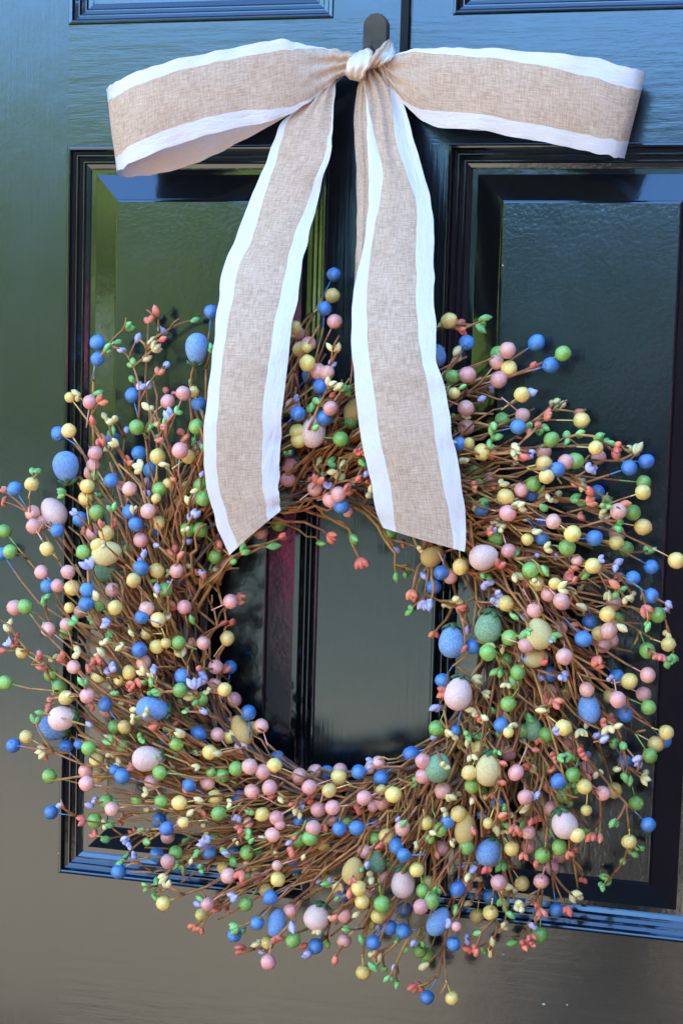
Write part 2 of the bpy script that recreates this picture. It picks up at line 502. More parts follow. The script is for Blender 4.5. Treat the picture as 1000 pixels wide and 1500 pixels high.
def leaf_mass(name, blobs, per, size, mat):
    v, f = [], []
    for (cx, cy, cz, rx, ry, rz) in blobs:
        for _ in range(per):
            d = Vector((rng.gauss(0, 1), rng.gauss(0, 1), rng.gauss(0, 1))).normalized()
            k = rng.uniform(0.7, 1.05)
            p = Vector((cx + d.x * rx * k, cy + d.y * ry * k, cz + d.z * rz * k))
            n = (d + Vector((rng.gauss(0, .5), rng.gauss(0, .5), rng.gauss(0, .5)))).normalized()
            a = n.orthogonal().normalized()
            c = n.cross(a)
            s = size * rng.uniform(0.6, 1.3)
            b = len(v)
            v += [p - a * s, p + c * s * 0.6, p + a * s, p - c * s * 0.6]
            f.append((b, b + 1, b + 2, b + 3))
    return tag(add(name, v, f, mat, None, False), kind='stuff')


blobs = []
for i in range(64):
    az = R(-84 + 130 * i / 63 + rng.uniform(-1, 1))
    dist = rng.uniform(19, 24)
    h = rng.uniform(5.2, 6.3) * (0.52 if az > R(-9) else (0.74 if az > R(-15) else 1.0))
    x, y = CAM.x + dist * math.sin(az), -dist * math.cos(az)
    blobs.append((x, y, FLOOR + h * 0.70, 1.6, 1.5, h * 0.30))
    blobs.append((x + rng.uniform(-.6, .6), y + 0.6, FLOOR + h * 0.30, 1.5, 1.3, h * 0.36))
leaf_mass('far_trees', [q for q in blobs if q[0] < CAM.x - 4.4], 170, 0.34, M['foliage'])
dark = []
for i in range(26):
    az = R(-12 + 62 * i / 25 + rng.uniform(-1, 1))
    dist = rng.uniform(16, 19)
    h = rng.uniform(4.0, 4.8)
    x, y = CAM.x + dist * math.sin(az), -dist * math.cos(az)
    dark.append((x, y, FLOOR + h * 0.70, 1.2, 1.2, h * 0.30))
    dark.append((x, y + 0.5, FLOOR + h * 0.30, 1.6, 1.3, h * 0.36))
leaf_mass('far_evergreens', dark, 200, 0.34, M['evergreen'])
leaf_mass('far_shrubs', [(CAM.x + 5.6 * math.sin(R(a)), -5.6 * math.cos(R(a)), FLOOR + 0.75, 0.55, 0.5, 0.95) for a in (2, 8, 14, 20, 27, 34)], 420, 0.09, M['maple'])


# ------------------------------------------------------------------ the photographer, seen only as a dark reflection in the paint
def photographer():
    bx, by = CAM.x + 0.0, CAM.y - 0.36
    pts = {
        'pelvis': ((0, 0, 0.92), 0.18), 'waist': ((0, 0, 1.08), 0.165), 'chest': ((0, 0.01, 1.26), 0.17), 'neck': ((0, 0.0, 1.41), 0.065),
        'head': ((0, 0.03, 1.49), 0.085), 'crown': ((0, 0.02, 1.58), 0.085),
        'sl': ((-0.15, 0.0, 1.33), 0.075), 'el': ((-0.15, 0.14, 1.12), 0.055), 'wl': ((-0.10, 0.27, 1.36), 0.035), 'hl': ((-0.06, 0.31, 1.42), 0.035),
        'sr': ((0.15, 0.0, 1.33), 0.075), 'er': ((0.15, 0.14, 1.12), 0.055), 'wr': ((0.10, 0.27, 1.36), 0.035), 'hr': ((0.06, 0.31, 1.42), 0.035),
        'kl': ((-0.17, 0.02, 0.50), 0.19), 'al': ((-0.12, -0.02, 0.09), 0.05), 'tl': ((-0.13, 0.12, 0.05), 0.045),
        'kr': ((0.17, 0.02, 0.50), 0.19), 'ar': ((0.12, -0.02, 0.09), 0.05), 'tr': ((0.13, 0.12, 0.05), 0.045),
        'pl': ((-0.10, 0, 0.84), 0.11), 'pr': ((0.10, 0, 0.84), 0.11)}
    names = list(pts)
    ed = [('pelvis', 'waist'), ('waist', 'chest'), ('chest', 'neck'), ('neck', 'head'), ('head', 'crown'), ('chest', 'sl'), ('sl', 'el'), ('el', 'wl'), ('wl', 'hl'),
          ('chest', 'sr'), ('sr', 'er'), ('er', 'wr'), ('wr', 'hr'), ('pelvis', 'pl'), ('pl', 'kl'), ('kl', 'al'), ('al', 'tl'), ('pelvis', 'pr'), ('pr', 'kr'), ('kr', 'ar'), ('ar', 'tr')]
    me = bpy.data.meshes.new('person')
    me.from_pydata([(p[0][0] + bx, p[0][1] + by, p[0][2] + FLOOR) for p in pts.values()], [(names.index(a), names.index(b)) for a, b in ed], [])
    o = bpy.data.objects.new('person', me)
    COL.objects.link(o)
    o.modifiers.new('skin', 'SKIN')
    for i, n in enumerate(names):
        me.skin_vertices[0].data[i].radius = (pts[n][1], pts[n][1] * 0.85)
    me.skin_vertices[0].data[0].use_root = True
    s = o.modifiers.new('sub', 'SUBSURF')
    s.levels = s.render_levels = 2
    me.materials.append(M['coat'])
    tag(o, 'person in dark clothes raising a camera, a dark reflection in the right door panel', 'person')


photographer()

# ------------------------------------------------------------------ the door
PW, MUL, PH, RAIL = 0.26158645, 0.112, 0.72242864, 0.1145402
ST = 0.115
TOPZ, BOTZ = 0.42, FLOOR + 0.012
XL, XR = -ST, 2 * PW + MUL + ST
door = empty('door', (PW + MUL / 2, 0.02, BOTZ))
tag(door, 'glossy black panelled front door with moulded raised panels', 'door')


def board(name, x0, x1, z0, z1, mat):
    bm = bmesh.new()
    vs_ = [bm.verts.new(p) for p in ((x0, 0, z0), (x1, 0, z0), (x1, 0.044, z0), (x0, 0.044, z0), (x0, 0, z1), (x1, 0, z1), (x1, 0.044, z1), (x0, 0.044, z1))]
    for q in ((0, 3, 2, 1), (4, 5, 6, 7), (0, 1, 5, 4), (1, 2, 6, 5), (2, 3, 7, 6), (3, 0, 4, 7)):
        bm.faces.new([vs_[i] for i in q])
    me = bpy.data.meshes.new(name)
    bm.to_mesh(me)
    bm.free()
    me.materials.append(mat)
    return link(bpy.data.objects.new(name, me), door)


rows = [(RAIL, RAIL + 0.20), (-PH, 0.0), (-0.90 - 0.50, -0.90)]       # panel openings, bottom and top
board('stile', XL, 0.0, BOTZ, TOPZ, M['paint_v'])
board('stile', 2 * PW + MUL, XR, BOTZ, TOPZ, M['paint_v'])
for z0, z1 in ((rows[0][1], TOPZ), (0.0, RAIL), (rows[2][1], -PH), (BOTZ, rows[2][0])):
    board('rail', 0.0, 2 * PW + MUL, z0, z1, M['paint_h'])
for z0, z1 in rows:
    board('mullion', PW, PW + MUL, z0, z1, M['paint_v'])

# moulding profile: (inset from the opening, depth into the door)
PROF = [(0.0000, 0.0040), (0.0000, -0.0012), (0.0008, -0.0020), (0.0022, -0.0022), (0.0036, -0.0016), (0.0046, 0.0001), (0.0054, 0.0013), (0.0084, 0.0030), (0.0092, 0.0030), (0.0100, 0.0037), (0.0108, 0.0049), (0.0140, 0.0067), (0.0148, 0.0067), (0.0156, 0.0074), (0.0164, 0.0083), (0.0200, 0.0096), (0.0212, 0.0102), (0.0236, 0.0126)]
FLAT0, BEV0, BEV1, FLD = 0.0218, 0.0262, 0.0500, 0.0520


def moulding(x0, x1, z0, z1, side):
    v, f = [], []
    for s, y in PROF:
        if side == 'top': v += [(x0 + s, y, z1 - s), (x1 - s, y, z1 - s)]
        if side == 'bottom': v += [(x1 - s, y, z0 + s), (x0 + s, y, z0 + s)]
        if side == 'left': v += [(x0 + s, y, z0 + s), (x0 + s, y, z1 - s)]
        if side == 'right': v += [(x1 - s, y, z1 - s), (x1 - s, y, z0 + s)]
    for i in range(len(PROF) - 1):
        f.append((2 * i, 2 * i + 1, 2 * i + 3, 2 * i + 2))
    n = len(PROF)
    f.append(tuple(2 * i for i in range(n)))
    f.append(tuple(2 * i + 1 for i in reversed(range(n))))
    o = add('moulding', v, f, M['paint_trim'], door, False)
    return o


for z0, z1 in rows:
    for x0 in (0.0, PW + MUL):
        x1 = x0 + PW
        for side in ('top', 'bottom', 'left', 'right'):
            moulding(x0, x1, z0, z1, side)
        # raised panel: flat margin, bevels, small step, field
        rings = [(FLAT0 - 0.004, 0.0104), (BEV0, 0.0104), (BEV0 + 0.0006, 0.0102), (BEV1 - 0.0004, 0.0032), (BEV1 + 0.0002, 0.0028), (BEV1 + 0.0006, 0.0012), (FLD, 0.0004), (FLD + 0.001, 0.0002)]
        v, f, fm = [], [], []
        for s, y in rings:
            v += [(x0 + s, y, z0 + s), (x1 - s, y, z0 + s), (x1 - s, y, z1 - s), (x0 + s, y, z1 - s)]
        for i in range(len(rings) - 1):
            for j in range(4):
                a, c = 4 * i + j, 4 * i + (j + 1) % 4
                f.append((a, c, c + 4, a + 4))
                fm.append(0)
        k = 4 * (len(rings) - 1)
        f.append((k, k + 1, k + 2, k + 3))
        fm.append(1)
        add('panel', v, f, [M['paint_trim'], M['paint_field']], door, False, None, fm)

# pale flecks stuck to the paint
b_fl = [(384, 990, 0.012), (382, 1033, 0.012), (460, 976, 0), (737, 1398, 0), (796, 1471, 0), (830, 1472, 0), (87, 1250, 0), (736, 389, 0.001), (974, 1165, 0.012)]
for i, (px, py, dy) in enumerate(b_fl):
    c = at(px, py, -dy + 0.0004)
    v, f = lathe([(0, -0.0006), (0.0009, -0.0003), (0.0010, 0.0003), (0, 0.0007)], 7)
    s = random.uniform(0.7, 1.3)
    mt = Matrix.Translation(c) @ Matrix.Rotation(R(90), 4, 'X') @ Matrix.Diagonal((s * random.uniform(0.7, 1.8), s, 1, 1))
    bb = Buf()
    bb.add(v, f, mt)
    bb.build('paint_fleck', M['speck'], door)

# door casing, just outside the picture
for nm, x0, x1, z0, z1 in (('door_frame', XL - 0.11, XL - 0.004, FLOOR, TOPZ + 0.11), ('door_frame', XR + 0.004, XR + 0.11, FLOOR, TOPZ + 0.11), ('door_frame', XL - 0.004, XR + 0.004, TOPZ + 0.004, TOPZ + 0.11)):
    slab(nm, x0, x1, -0.012, 0.05, z0, z1, M['wall'])

# ------------------------------------------------------------------ hanger and hook
bb = Buf()
p0, p1 = at(593.5, 0, 0.006), at(590.5, 90, 0.006)
hx = (p0.x + p1.x) / 2
bb.box(hx - 0.0036, hx + 0.0036, -0.0075, -0.0045, at(590, 140, 0.006).z, TOPZ + 0.0035)
bb.box(hx - 0.0036, hx + 0.0036, -0.0075, 0.046, TOPZ + 0.0035, TOPZ + 0.006)
hk = [Vector((hx, -0.006, at(590, 138, 0.006).z)), Vector((hx, -0.006, at(590, 150, 0.006).z)), Vector((hx, -0.020, at(590, 160, 0.006).z)), Vector((hx, -0.036, at(590, 150, 0.006).z)), Vector((hx, -0.040, at(590, 135, 0.006).z))]
bb.tube(hk, 0.003, 0.003, 6)
o = bb.build('wreath_hanger', M['iron'], None, False)
tag(o, 'thin black metal hanger strap running up the door above the bow', 'hanger')


def hook_plate():
    c = at(550, 38, 0.004)
    w = (at(568, 40, 0.004).x - at(532, 40, 0.004).x) / 2
    bot = at(550, 92, 0.004).z
    out = []
    for i in range(13):
        a = math.pi * i / 12
        out.append((c.x + w * math.cos(a), c.z + w * math.sin(a)))
    for i in range(9):
        a = math.pi + math.pi * i / 8
        out.append((c.x + w * math.cos(a), bot + w * math.sin(a)))
    n = len(out)
    cen = Vector((c.x, 0, (c.z + bot) / 2))
    v, f = [], []
    for y, k in ((0.001, 1.0), (-0.004, 1.0), (-0.0062, 0.95), (-0.0070, 0.86)):
        for x, z in out:
            v.append((cen.x + (x - cen.x) * k, y, cen.z + (z - cen.z) * (1 - (1 - k) * 0.6)))
    for i in range(3):
        for j in range(n):
            a, b2 = i * n + j, i * n + (j + 1) % n
            f.append((a, a + n, b2 + n, b2))
    f.append(tuple(range(3 * n, 4 * n)))
    root = empty('wall_hook', (c.x, 0, bot))
    tag(root, 'small rounded brown-grey hook plate on the door above the knot', 'hook')
    add('plate', v, f, M['hook'], root, False)
    b = Buf()
    z = at(550, 78, 0.02).z
    b.tube([Vector((c.x, -0.004, z + 0.004)), Vector((c.x, -0.016, z - 0.002)), Vector((c.x, -0.026, z + 0.002)), Vector((c.x, -0.029, z + 0.008))], 0.004, 0.0035, 8)
    b.build('prong', M['hook'], root)


hook_plate()


# ------------------------------------------------------------------ the bow
def cr(a, b, c, d, t):
    return 0.5 * ((2 * b) + (-a + c) * t + (2 * a - 5 * b + 4 * c - d) * t * t + (-a + 3 * b - 3 * c + d) * t * t * t)


def ribbon(rows_, parent, name, seg=8, cols=(4, 14, 4), bulge=0.004, wave=0.0018, seed=0, mats=('satin', 'burlap', 'satin'), gather=1.0):
    """rows: (Lx, Ly, dL, Rx, Ry, dR, end of first border, start of second border)"""
    fine = []
    n = len(rows_)
    for i in range(n - 1):
        a, b, c, d = rows_[max(0, i - 1)], rows_[i], rows_[i + 1], rows_[min(n - 1, i + 2)]
        for k in range(seg):
            fine.append([cr(a[q], b[q], c[q], d[q], k / seg) for q in range(8)])
    fine.append(list(rows_[-1]))
    grid = []
    length = 0.0
    prev = None
    for ri, r in enumerate(fine):
        L, Rr = at(r[0], r[1], r[2]), at(r[3], r[4], r[5])
        ax_ = (Rr - L).normalized() if (Rr - L).length > 1e-6 else Vector((1, 0, 0))
        L = L + ax_ * 0.0016 * noise.noise(Vector((ri * 0.33, 1.7, seed * 5.1)))
        Rr = Rr + ax_ * 0.0016 * noise.noise(Vector((ri * 0.33, 8.3, seed * 5.1)))
        mid = (L + Rr) / 2
        if prev is not None: length += (mid - prev).length
        prev = mid
        fr = [r[6] * i / cols[0] for i in range(cols[0] + 1)]
        fr += [r[6] + (r[7] - r[6]) * (i + 1) / cols[1] for i in range(cols[1])]
        fr += [r[7] + (1 - r[7]) * (i + 1) / cols[2] for i in range(cols[2])]
        wid = (Rr - L).length
        line = []
        for t in fr:
            p = L.lerp(Rr, t)
            e = abs(2 * t - 1)
            edge = max(0.0, e - 0.55) / 0.45
            nz = noise.noise(Vector((length * 26, t * 2.0, seed * 7.7)))
            nz2 = noise.noise(Vector((length * 55, 3.1 + (0 if t < .5 else 5), seed * 3.3)))
            dy = -bulge * (1 - e * e) * min(1, wid / 0.05) + wave * nz * (0.6 + 0.8 * edge) + wave * 1.1 * nz2 * edge
            g = max(0.0, 1 - wid / 0.062) ** 1.3
            dy += 0.0052 * gather * g * math.sin(t * 19 + 1.3 * nz + seed)
            p = p + Vector((0, dy, 0))
            line.append((p, (length, t * 0.066)))
        grid.append(line)
    tot = sum(cols)
    spans = [(0, cols[0], mats[0]), (cols[0], cols[0] + cols[1], mats[1]), (cols[0] + cols[1], tot, mats[2])]

    def strip(c0, c1):
        v, uv, f = [], [], []
        w = c1 - c0 + 1
        for line in grid:
            for p, q in line[c0:c1 + 1]:
                v.append(p)
                uv.append(q)
        for i in range(len(grid) - 1):
            for j in range(w - 1):
                a = i * w + j
                f.append((a, a + 1, a + w + 1, a + w))
        return v, f, uv

    v, f, uv = strip(*spans[1][:2])
    main = add(name, v, f, M[spans[1][2]], parent, True, uv)
    th = main.modifiers.new('thick', 'SOLIDIFY')
    th.thickness = 0.0005
    th.offset = 0
    th.use_rim = False
    for c0, c1, mt in (spans[0], spans[2]):
        v, f, uv = strip(c0, c1)
        s = add('satin_edge', v, f, M[mt], main, True, uv)
        s.matrix_parent_inverse = Matrix.Identity(4)
        th = s.modifiers.new('thick', 'SOLIDIFY')
        th.thickness = 0.0005
        th.offset = 0
        th.use_rim = False
    return main


bow = empty('ribbon_bow', at(530, 95, 0.03))
tag(bow, 'burlap ribbon bow with white satin edges and two long tails', 'bow')

LT = [(503, 100, .040, 507, 108, .040, .10, .95), (478, 126, .045, 497, 112, .045, .10, .97), (446, 152, .049, 491, 132, .050, .10, .97), (415, 178, .052, 487, 178, .054, .12, .97),
      (398, 215, .056, 486, 215, .058, .15, .92), (385, 250, .060, 475, 256, .062, .18, .90), (362, 300, .066, 462, 304, .068, .22, .86),
      (345, 350, .074, 450, 355, .078, .24, .80), (327, 392, .082, 441, 394, .086, .21, .82), (320, 440, .094, 436, 440, .096, .19, .785),
      (314, 490, .104, 425, 490, .105, .165, .78), (309, 540, .111, 421, 540, .111, .15, .765), (302, 590, .115, 415, 590, .114, .17, .755), (299, 640, .116, 410, 640, .115, .18, .78),
      (300, 690, .115, 409, 688, .114, .18, .78), (308, 735, .113, 409, 718, .113, .19, .79), (320, 776, .111, 410, 735, .112, .20, .79), (336, 813, .110, 411, 748, .111, .20, .77)]
RT = [(534, 100, .048, 552, 96, .048, .02, .9), (533, 125, .050, 573, 118, .050, .02, .82), (538, 150, .053, 591, 150, .050, .04, .70), (538, 200, .058, 604, 200, .055, .17, .62), (540, 250, .064, 618, 250, .060, .27, .69),
      (540, 300, .070, 630, 298, .066, .18, .77), (534, 350, .078, 635, 348, .074, .12, .75), (523, 400, .086, 635, 398, .084, .15, .78), (516, 440, .094, 636, 440, .092, .18, .79),
      (515, 500, .105, 640, 492, .102, .20, .80), (518, 540, .110, 638, 526, .108, .21, .84), (521, 580, .113, 651, 566, .112, .22, .82), (530, 650, .116, 661, 630, .116, .22, .82),
      (541, 700, .116, 672, 690, .116, .22, .80), (550, 742, .115, 681, 745, .115, .21, .82), (561, 773, .113, 680, 808, .114, .17, .865)]
LF = [(519, 78, .050, 514, 108, .050, .02, .98), (500, 74, .049, 495, 114, .048, .02, .98), (470, 68, .052, 478, 128, .050, .03, .97), (440, 64, .060, 448, 152, .058, .09, .95), (412, 58, .066, 410, 172, .064, .145, .88), (360, 66, .072, 365, 184, .070, .14, .81),
      (300, 79, .078, 308, 197, .076, .14, .79), (240, 93, .080, 245, 218, .078, .15, .79), (195, 108, .076, 198, 236, .074, .16, .80), (168, 122, .066, 182, 247, .066, .16, .82), (158, 130, .052, 173, 250, .054, .16, .84),
      (165, 131, .036, 180, 258, .040, .16, .74), (205, 118, .026, 226, 255, .030, .16, .58), (290, 104, .022, 284, 240, .026, .16, .56), (370, 94, .022, 345, 211, .024, .16, .62), (440, 90, .026, 420, 170, .026, .14, .86), (508, 88, .034, 500, 112, .032, .1, .9)]
RF = [(557, 84, .050, 566, 116, .048, .02, .97), (575, 80, .054, 584, 142, .052, .02, .95), (602, 73, .060, 602, 164, .056, .04, .90), (645, 70, .066, 640, 186, .060, .08, .80), (700, 70, .072, 700, 191, .068, .11, .81), (790, 77, .078, 782, 205, .074, .15, .82),
      (860, 83, .078, 850, 219, .074, .21, .83), (915, 98, .072, 890, 228, .068, .22, .82), (938, 104, .064, 908, 232, .060, .22, .81), (945, 107, .048, 914, 231, .046, .21, .80), (930, 104, .032, 905, 224, .030, .2, .80), (860, 94, .024, 850, 208, .022, .18, .82),
      (760, 86, .022, 760, 196, .020, .16, .84), (660, 82, .024, 668, 188, .022, .16, .84), (600, 82, .030, 612, 165, .028, .14, .86), (555, 84, .036, 562, 118, .036, .1, .9)]
FOLD = [(528, 112, .040, 546, 108, .044, .02, .98), (521, 150, .041, 546, 150, .047, .02, .97), (520, 200, .045, 548, 200, .050, .02, .95), (522, 250, .050, 552, 250, .055, .02, .95), (523, 300, .056, 552, 300, .060, .02, .95),
        (522, 350, .064, 548, 350, .068, .02, .95), (520, 400, .072, 542, 400, .075, .03, .95), (519, 450, .082, 536, 450, .084, .03, .95)]
ribbon(LF, bow, 'loop', 8, bulge=0.003, wave=0.0022, seed=1)
ribbon(RF, bow, 'loop', 8, bulge=0.003, wave=0.0022, seed=2)
ribbon(LT, bow, 'tail', 6, bulge=0.004, wave=0.0020, seed=3)
ribbon(RT, bow, 'tail', 6, bulge=0.004, wave=0.0020, seed=4)
ribbon(FOLD, bow, 'tail_fold', 6, bulge=0.003, wave=0.0015, seed=5, gather=0.3, mats=('burlap', 'burlap', 'satin'))
# the wrap of the knot: a band bent over the gathered loops, and the twisted end beside it
KN = [(511, 82, .040, 540, 70, .040, .62, .9), (509, 86, .056, 546, 76, .057, .62, .9), (507, 95, .063, 545, 88, .065, .58, .9), (506, 105, .063, 537, 104, .065, .55, .9), (509, 113, .056, 531, 117, .058, .5, .9), (512, 116, .042, 529, 120, .042, .5, .9)]
ribbon(KN, bow, 'knot', 6, cols=(8, 6, 3), bulge=0.003, wave=0.0012, seed=6, gather=0.3, mats=('cream', 'cream', 'burlap'))
FL = [(536, 102, .060, 556, 98, .058, .02, .98), (540, 90, .066, 566, 92, .062, .05, .60), (547, 77, .067, 574, 84, .060, .06, .50), (558, 66, .062, 577, 76, .054, .06, .62), (569, 57, .054, 575, 64, .050, .1, .8)]
ribbon(FL, bow, 'knot_end', 6, cols=(3, 8, 5), bulge=0.005, wave=0.001, seed=7, gather=0.3, mats=('burlap', 'burlap', 'satin'))
GA = [(542, 84, .046, 552, 74, .046, .02, .98), (548, 90, .054, 566, 82, .054, .02, .98), (556, 104, .054, 575, 96, .052, .02, .98), (564, 122, .050, 584, 120, .048, .02, .98), (572, 140, .046, 590, 146, .044, .05, .95)]
ribbon(GA, bow, 'gather', 6, bulge=0.004, wave=0.001, seed=8, gather=0.3, mats=('burlap', 'burlap', 'burlap'))


# ------------------------------------------------------------------ the wreath
CX, CY = 497.0, 935.0
# eggs: x, y, short side, long side, lean of the long axis from upright (clockwise), colour, end that carries the leaf cap (1 top, -1 bottom, 0 hidden), depth
EGGS = [(289, 511, 35, 47, 3, 'blue', -1, .062), (459, 632, 36, 49, 10, 'pink', 0, .086), (520, 602, 32, 42, 20, 'ochre', 0, .050), (641, 521, 24, 34, 0, 'blue', 0, .055),
        (97, 684, 38, 47, -8, 'blue', -1, .075), (79, 750, 36, 46, -35, 'pink', 0, .045), (157, 810, 37, 45, 80, 'yellow', 0, .088), (160, 836, 34, 44, 85, 'green', 0, .036),
        (708, 816, 38, 44, 75, 'pink', 0, .098), (415, 732, 27, 34, 0, 'green', 0, .040), (633, 815, 30, 36, 60, 'ochre', 0, .060), (92, 1052, 36, 43, 80, 'pink', 1, .080),
        (78, 1067, 36, 46, 100, 'blue', 1, .055), (224, 1039, 37, 50, 100, 'blue', 1, .092), (354, 1070, 30, 48, -25, 'ochre', 0, .052), (661, 940, 38, 48, 3, 'blue', 1, .080),
        (715, 919, 40, 48, 12, 'green', 1, .078), (671, 1016, 41, 50, 14, 'pink', 1, .092), (789, 928, 40, 48, -12, 'yellow', 0, .090), (784, 964, 28, 38, 80, 'yellow', 0, .074),
        (862, 1038, 33, 48, -6, 'blue', 1, .070), (217, 1111, 37, 47, 84, 'pink', 1, .092), (641, 1125, 38, 44, 20, 'green', 0, .096), (715, 1127, 38, 50, 8, 'yellow', 1, .094),
        (780, 1067, 27, 38, 0, 'green', 0, .064), (681, 1213, 31, 50, 8, 'ochre', 0, .076), (715, 1248, 36, 43, 25, 'blue', 1, .070), (405, 1352, 27, 42, 12, 'blue', 0, .078),
        (464, 1343, 38, 40, 20, 'pink', 1, .072), (517, 1276, 32, 42, 12, 'ochre', 0, .086), (550, 1262, 31, 38, 0, 'green', 0, .066), (590, 1294, 35, 44, 4, 'pink', 1, .076),
        (642, 1350, 30, 46, 32, 'blue', 0, .074), (826, 1207, 38, 45, -22, 'pink', 1, .082)]


def in_row(px, py, rows_):
    for a, b in zip(rows_[:-1], rows_[1:]):
        ya, yb = (a[1] + a[4]) / 2, (b[1] + b[4]) / 2
        if ya <= py <= yb:
            t = (py - ya) / max(1e-6, yb - ya)
            x0 = a[0] + (b[0] - a[0]) * t - 14
            x1 = a[3] + (b[3] - a[3]) * t + 14
            if x0 < px < x1:
                return a[2] + (b[2] - a[2]) * t
    return None


def max_depth(px, py):
    m = 0.104
    for rr in (LT, RT):
        d = in_row(px, py, rr)
        if d is not None: m = min(m, d - 0.020)
    return m


def polar(px, py):
    return math.hypot(px - CX, py - CY), math.atan2(py - CY, px - CX)


def unpolar(r, t):
    return CX + r * math.cos(t), CY + r * math.sin(t)


def tip_depth(px, py, back, rnd):
    r, t = polar(px, py)
    u = min(1.0, max(0.0, (r - 150) / 370.0))
    for e in EGGS:
        if math.hypot(px - e[0], py - e[1]) < 0.5 * e[3] + 4:
            inside = math.hypot(px - e[0], py - e[1]) < 0.42 * e[2]
            return min(0.118, e[7] + 0.020) if inside and not back else max(0.016, min(e[7] + 0.004, 0.1))
    d = 0.040 + 0.046 * math.sin(math.pi * min(1, 0.12 + 0.80 * u)) + rnd.uniform(-0.014, 0.016)
    if back: d -= 0.034
    return min(max_depth(px, py), max(0.016, d))


twigs = []          # each: list of (px, py, depth)


def twig_path(px, py, d, rnd):
    r1, t1 = polar(px, py)
    if r1 < 205:
        r0, dth = rnd.uniform(205, 235), rnd.uniform(0.65, 0.95)
    else:
        r0 = min(r1 - 10, rnd.uniform(205, 290))
        dth = rnd.uniform(0.24, 0.64) + 0.10 * (t1 > 1.7)
    d0 = rnd.uniform(0.022, 0.058)
    n = 9
    out = []
    bow_ = rnd.uniform(-0.09, 0.09)
    k = rnd.uniform(0.9, 1.5)
    wob = rnd.uniform(0, 99)
    for i in range(n):
        t = i / (n - 1)
        r = r0 + (r1 - r0) * (t ** k)
        th = t1 - dth * (1 - t) ** 1.15 + bow_ * math.sin(math.pi * t)
        x, y = unpolar(r, th)
        e = math.sin(math.pi * t)
        x += 23 * e * noise.noise(Vector((wob, t * 4.2, 0)))
        y += 23 * e * noise.noise(Vector((wob, t * 4.2, 9)))
        dd = d0 + (d - d0) * t + 0.010 * e
        dd = min(dd, max_depth(x, y))
        for eg_ in EGGS:
            if math.hypot(x - eg_[0], y - eg_[1]) < 0.5 * eg_[2] + 5: dd = min(dd, eg_[7] - 0.012)
        out.append((x, y, max(0.006, dd)))
    return out


def branch_path(px, py, d, rnd):
    r1, t1 = polar(px, py)
    best, bd = None, 1e9
    for w in twigs:
        if abs(w[-1][0] - px) > 130 or abs(w[-1][1] - py) > 130: continue
        for q in w[2:-1]:
            dx, dy = px - q[0], py - q[1]
            L = math.hypot(dx, dy)
            if not 22 < L < 85: continue
            rq, tq = polar(q[0], q[1])
            dt = (t1 - tq + math.pi) % (2 * math.pi) - math.pi
            if dt < 0.0 or dt > 0.6: continue
            # angle against the flow
            fx, fy = -math.sin(tq) * 0.65 + math.cos(tq) * 0.75, math.cos(tq) * 0.65 + math.sin(tq) * 0.75
            ca = (dx * fx + dy * fy) / L
            if ca < 0.55: continue
            sc = L * (2.0 - ca) + abs(d - q[2]) * 700
            if sc < bd: best, bd = (q, fx, fy, L), sc
    if best is None: return None
    q, fx, fy, L = best
    out = []
    for i in range(6):
        t = i / 5
        e = t * (1 - t)
        x = q[0] + (px - q[0]) * t + fx * L * 0.35 * e
        y = q[1] + (py - q[1]) * t + fy * L * 0.35 * e
        dd = q[2] + (d - q[2]) * t + 0.012 * e
        out.append((x, y, min(dd, max_depth(x, y))))
    return out


rnd = random.Random(21)
berries, buds = [], []
for key, txt in BERRY_SPOTS.items():
    for s in txt.split():
        x, y = map(float, s.split(','))
        berries.append((x, y, key))
for key, txt in BUD_SPOTS.items():
    for s in txt.split():
        x, y = map(float, s.split(','))
        buds.append((x, y, key))
for i in range(230):        # more small buds deep in the ring
    x, y = unpolar(rnd.triangular(215, 450, 300), rnd.uniform(-math.pi, math.pi))
    buds.append((x, y, rnd.choice('rrgglyy')))
small = set((q[0], q[1]) for q in buds[-230:])
rnd.shuffle(berries)
rnd.shuffle(buds)

wreath = empty('egg_wreath', at(CX, CY, 0.0))
tag(wreath, 'round twig wreath of pastel berries, buds and speckled eggs on the door', 'wreath')

# vine ring at the heart of the wreath
vb = []
for i in range(64):
    b = Buf()
    R0 = rnd.uniform(0.137, 0.205)
    ph, tw = rnd.uniform(0, 6.28), rnd.choice((2, 3, 4))
    a0 = rnd.uniform(0, 6.28)
    span = rnd.uniform(3.0, 6.1)
    amp, dep = rnd.uniform(0.004, 0.013), rnd.uniform(0.014, 0.052)
    c0 = at(CX, CY - 8, 0.03)
    pts = []
    for k in range(49):
        a = a0 + span * k / 48
        rr = R0 + amp * math.sin(tw * a + ph) + 0.007 * noise.noise(Vector((a * 3.1, i * 1.7, 0)))
        pts.append(Vector((c0.x + rr * math.cos(a), -(dep + 0.012 * math.cos(tw * a + ph)) - 0.004, c0.z + rr * math.sin(a))))
    b.tube(pts, 0.0021, 0.0013, 6)
    b.build('vine', M['vine'], wreath)

# twigs to every berry and every bud
tips = []
for x, y, key in berries:
    back = 'b' in key
    d = tip_depth(x, y, back, rnd)
    p = branch_path(x, y, d, rnd) if rnd.random() < 0.40 else None
    main = p is None
    if p is None: p = twig_path(x, y, d, rnd)
    twigs.append(p)
    tips.append((x, y, d, key, p, main))
bud_tips = []
for x, y, key in buds:
    d = tip_depth(x, y, rnd.random() < 0.25, rnd)
    p = branch_path(x, y, d, rnd)
    main = p is None
    if p is None: p = twig_path(x, y, d, rnd)
    twigs.append(p)
    bud_tips.append((x, y, d, key, p, main))
fill = []
for i in range(600):
    t = rnd.uniform(-math.pi, math.pi)
    r = rnd.triangular(250, 470, 330)
    x, y = unpolar(r, t)
    d = tip_depth(x, y, rnd.random() < 0.8, rnd)
    fill.append(twig_path(x, y, d, rnd))

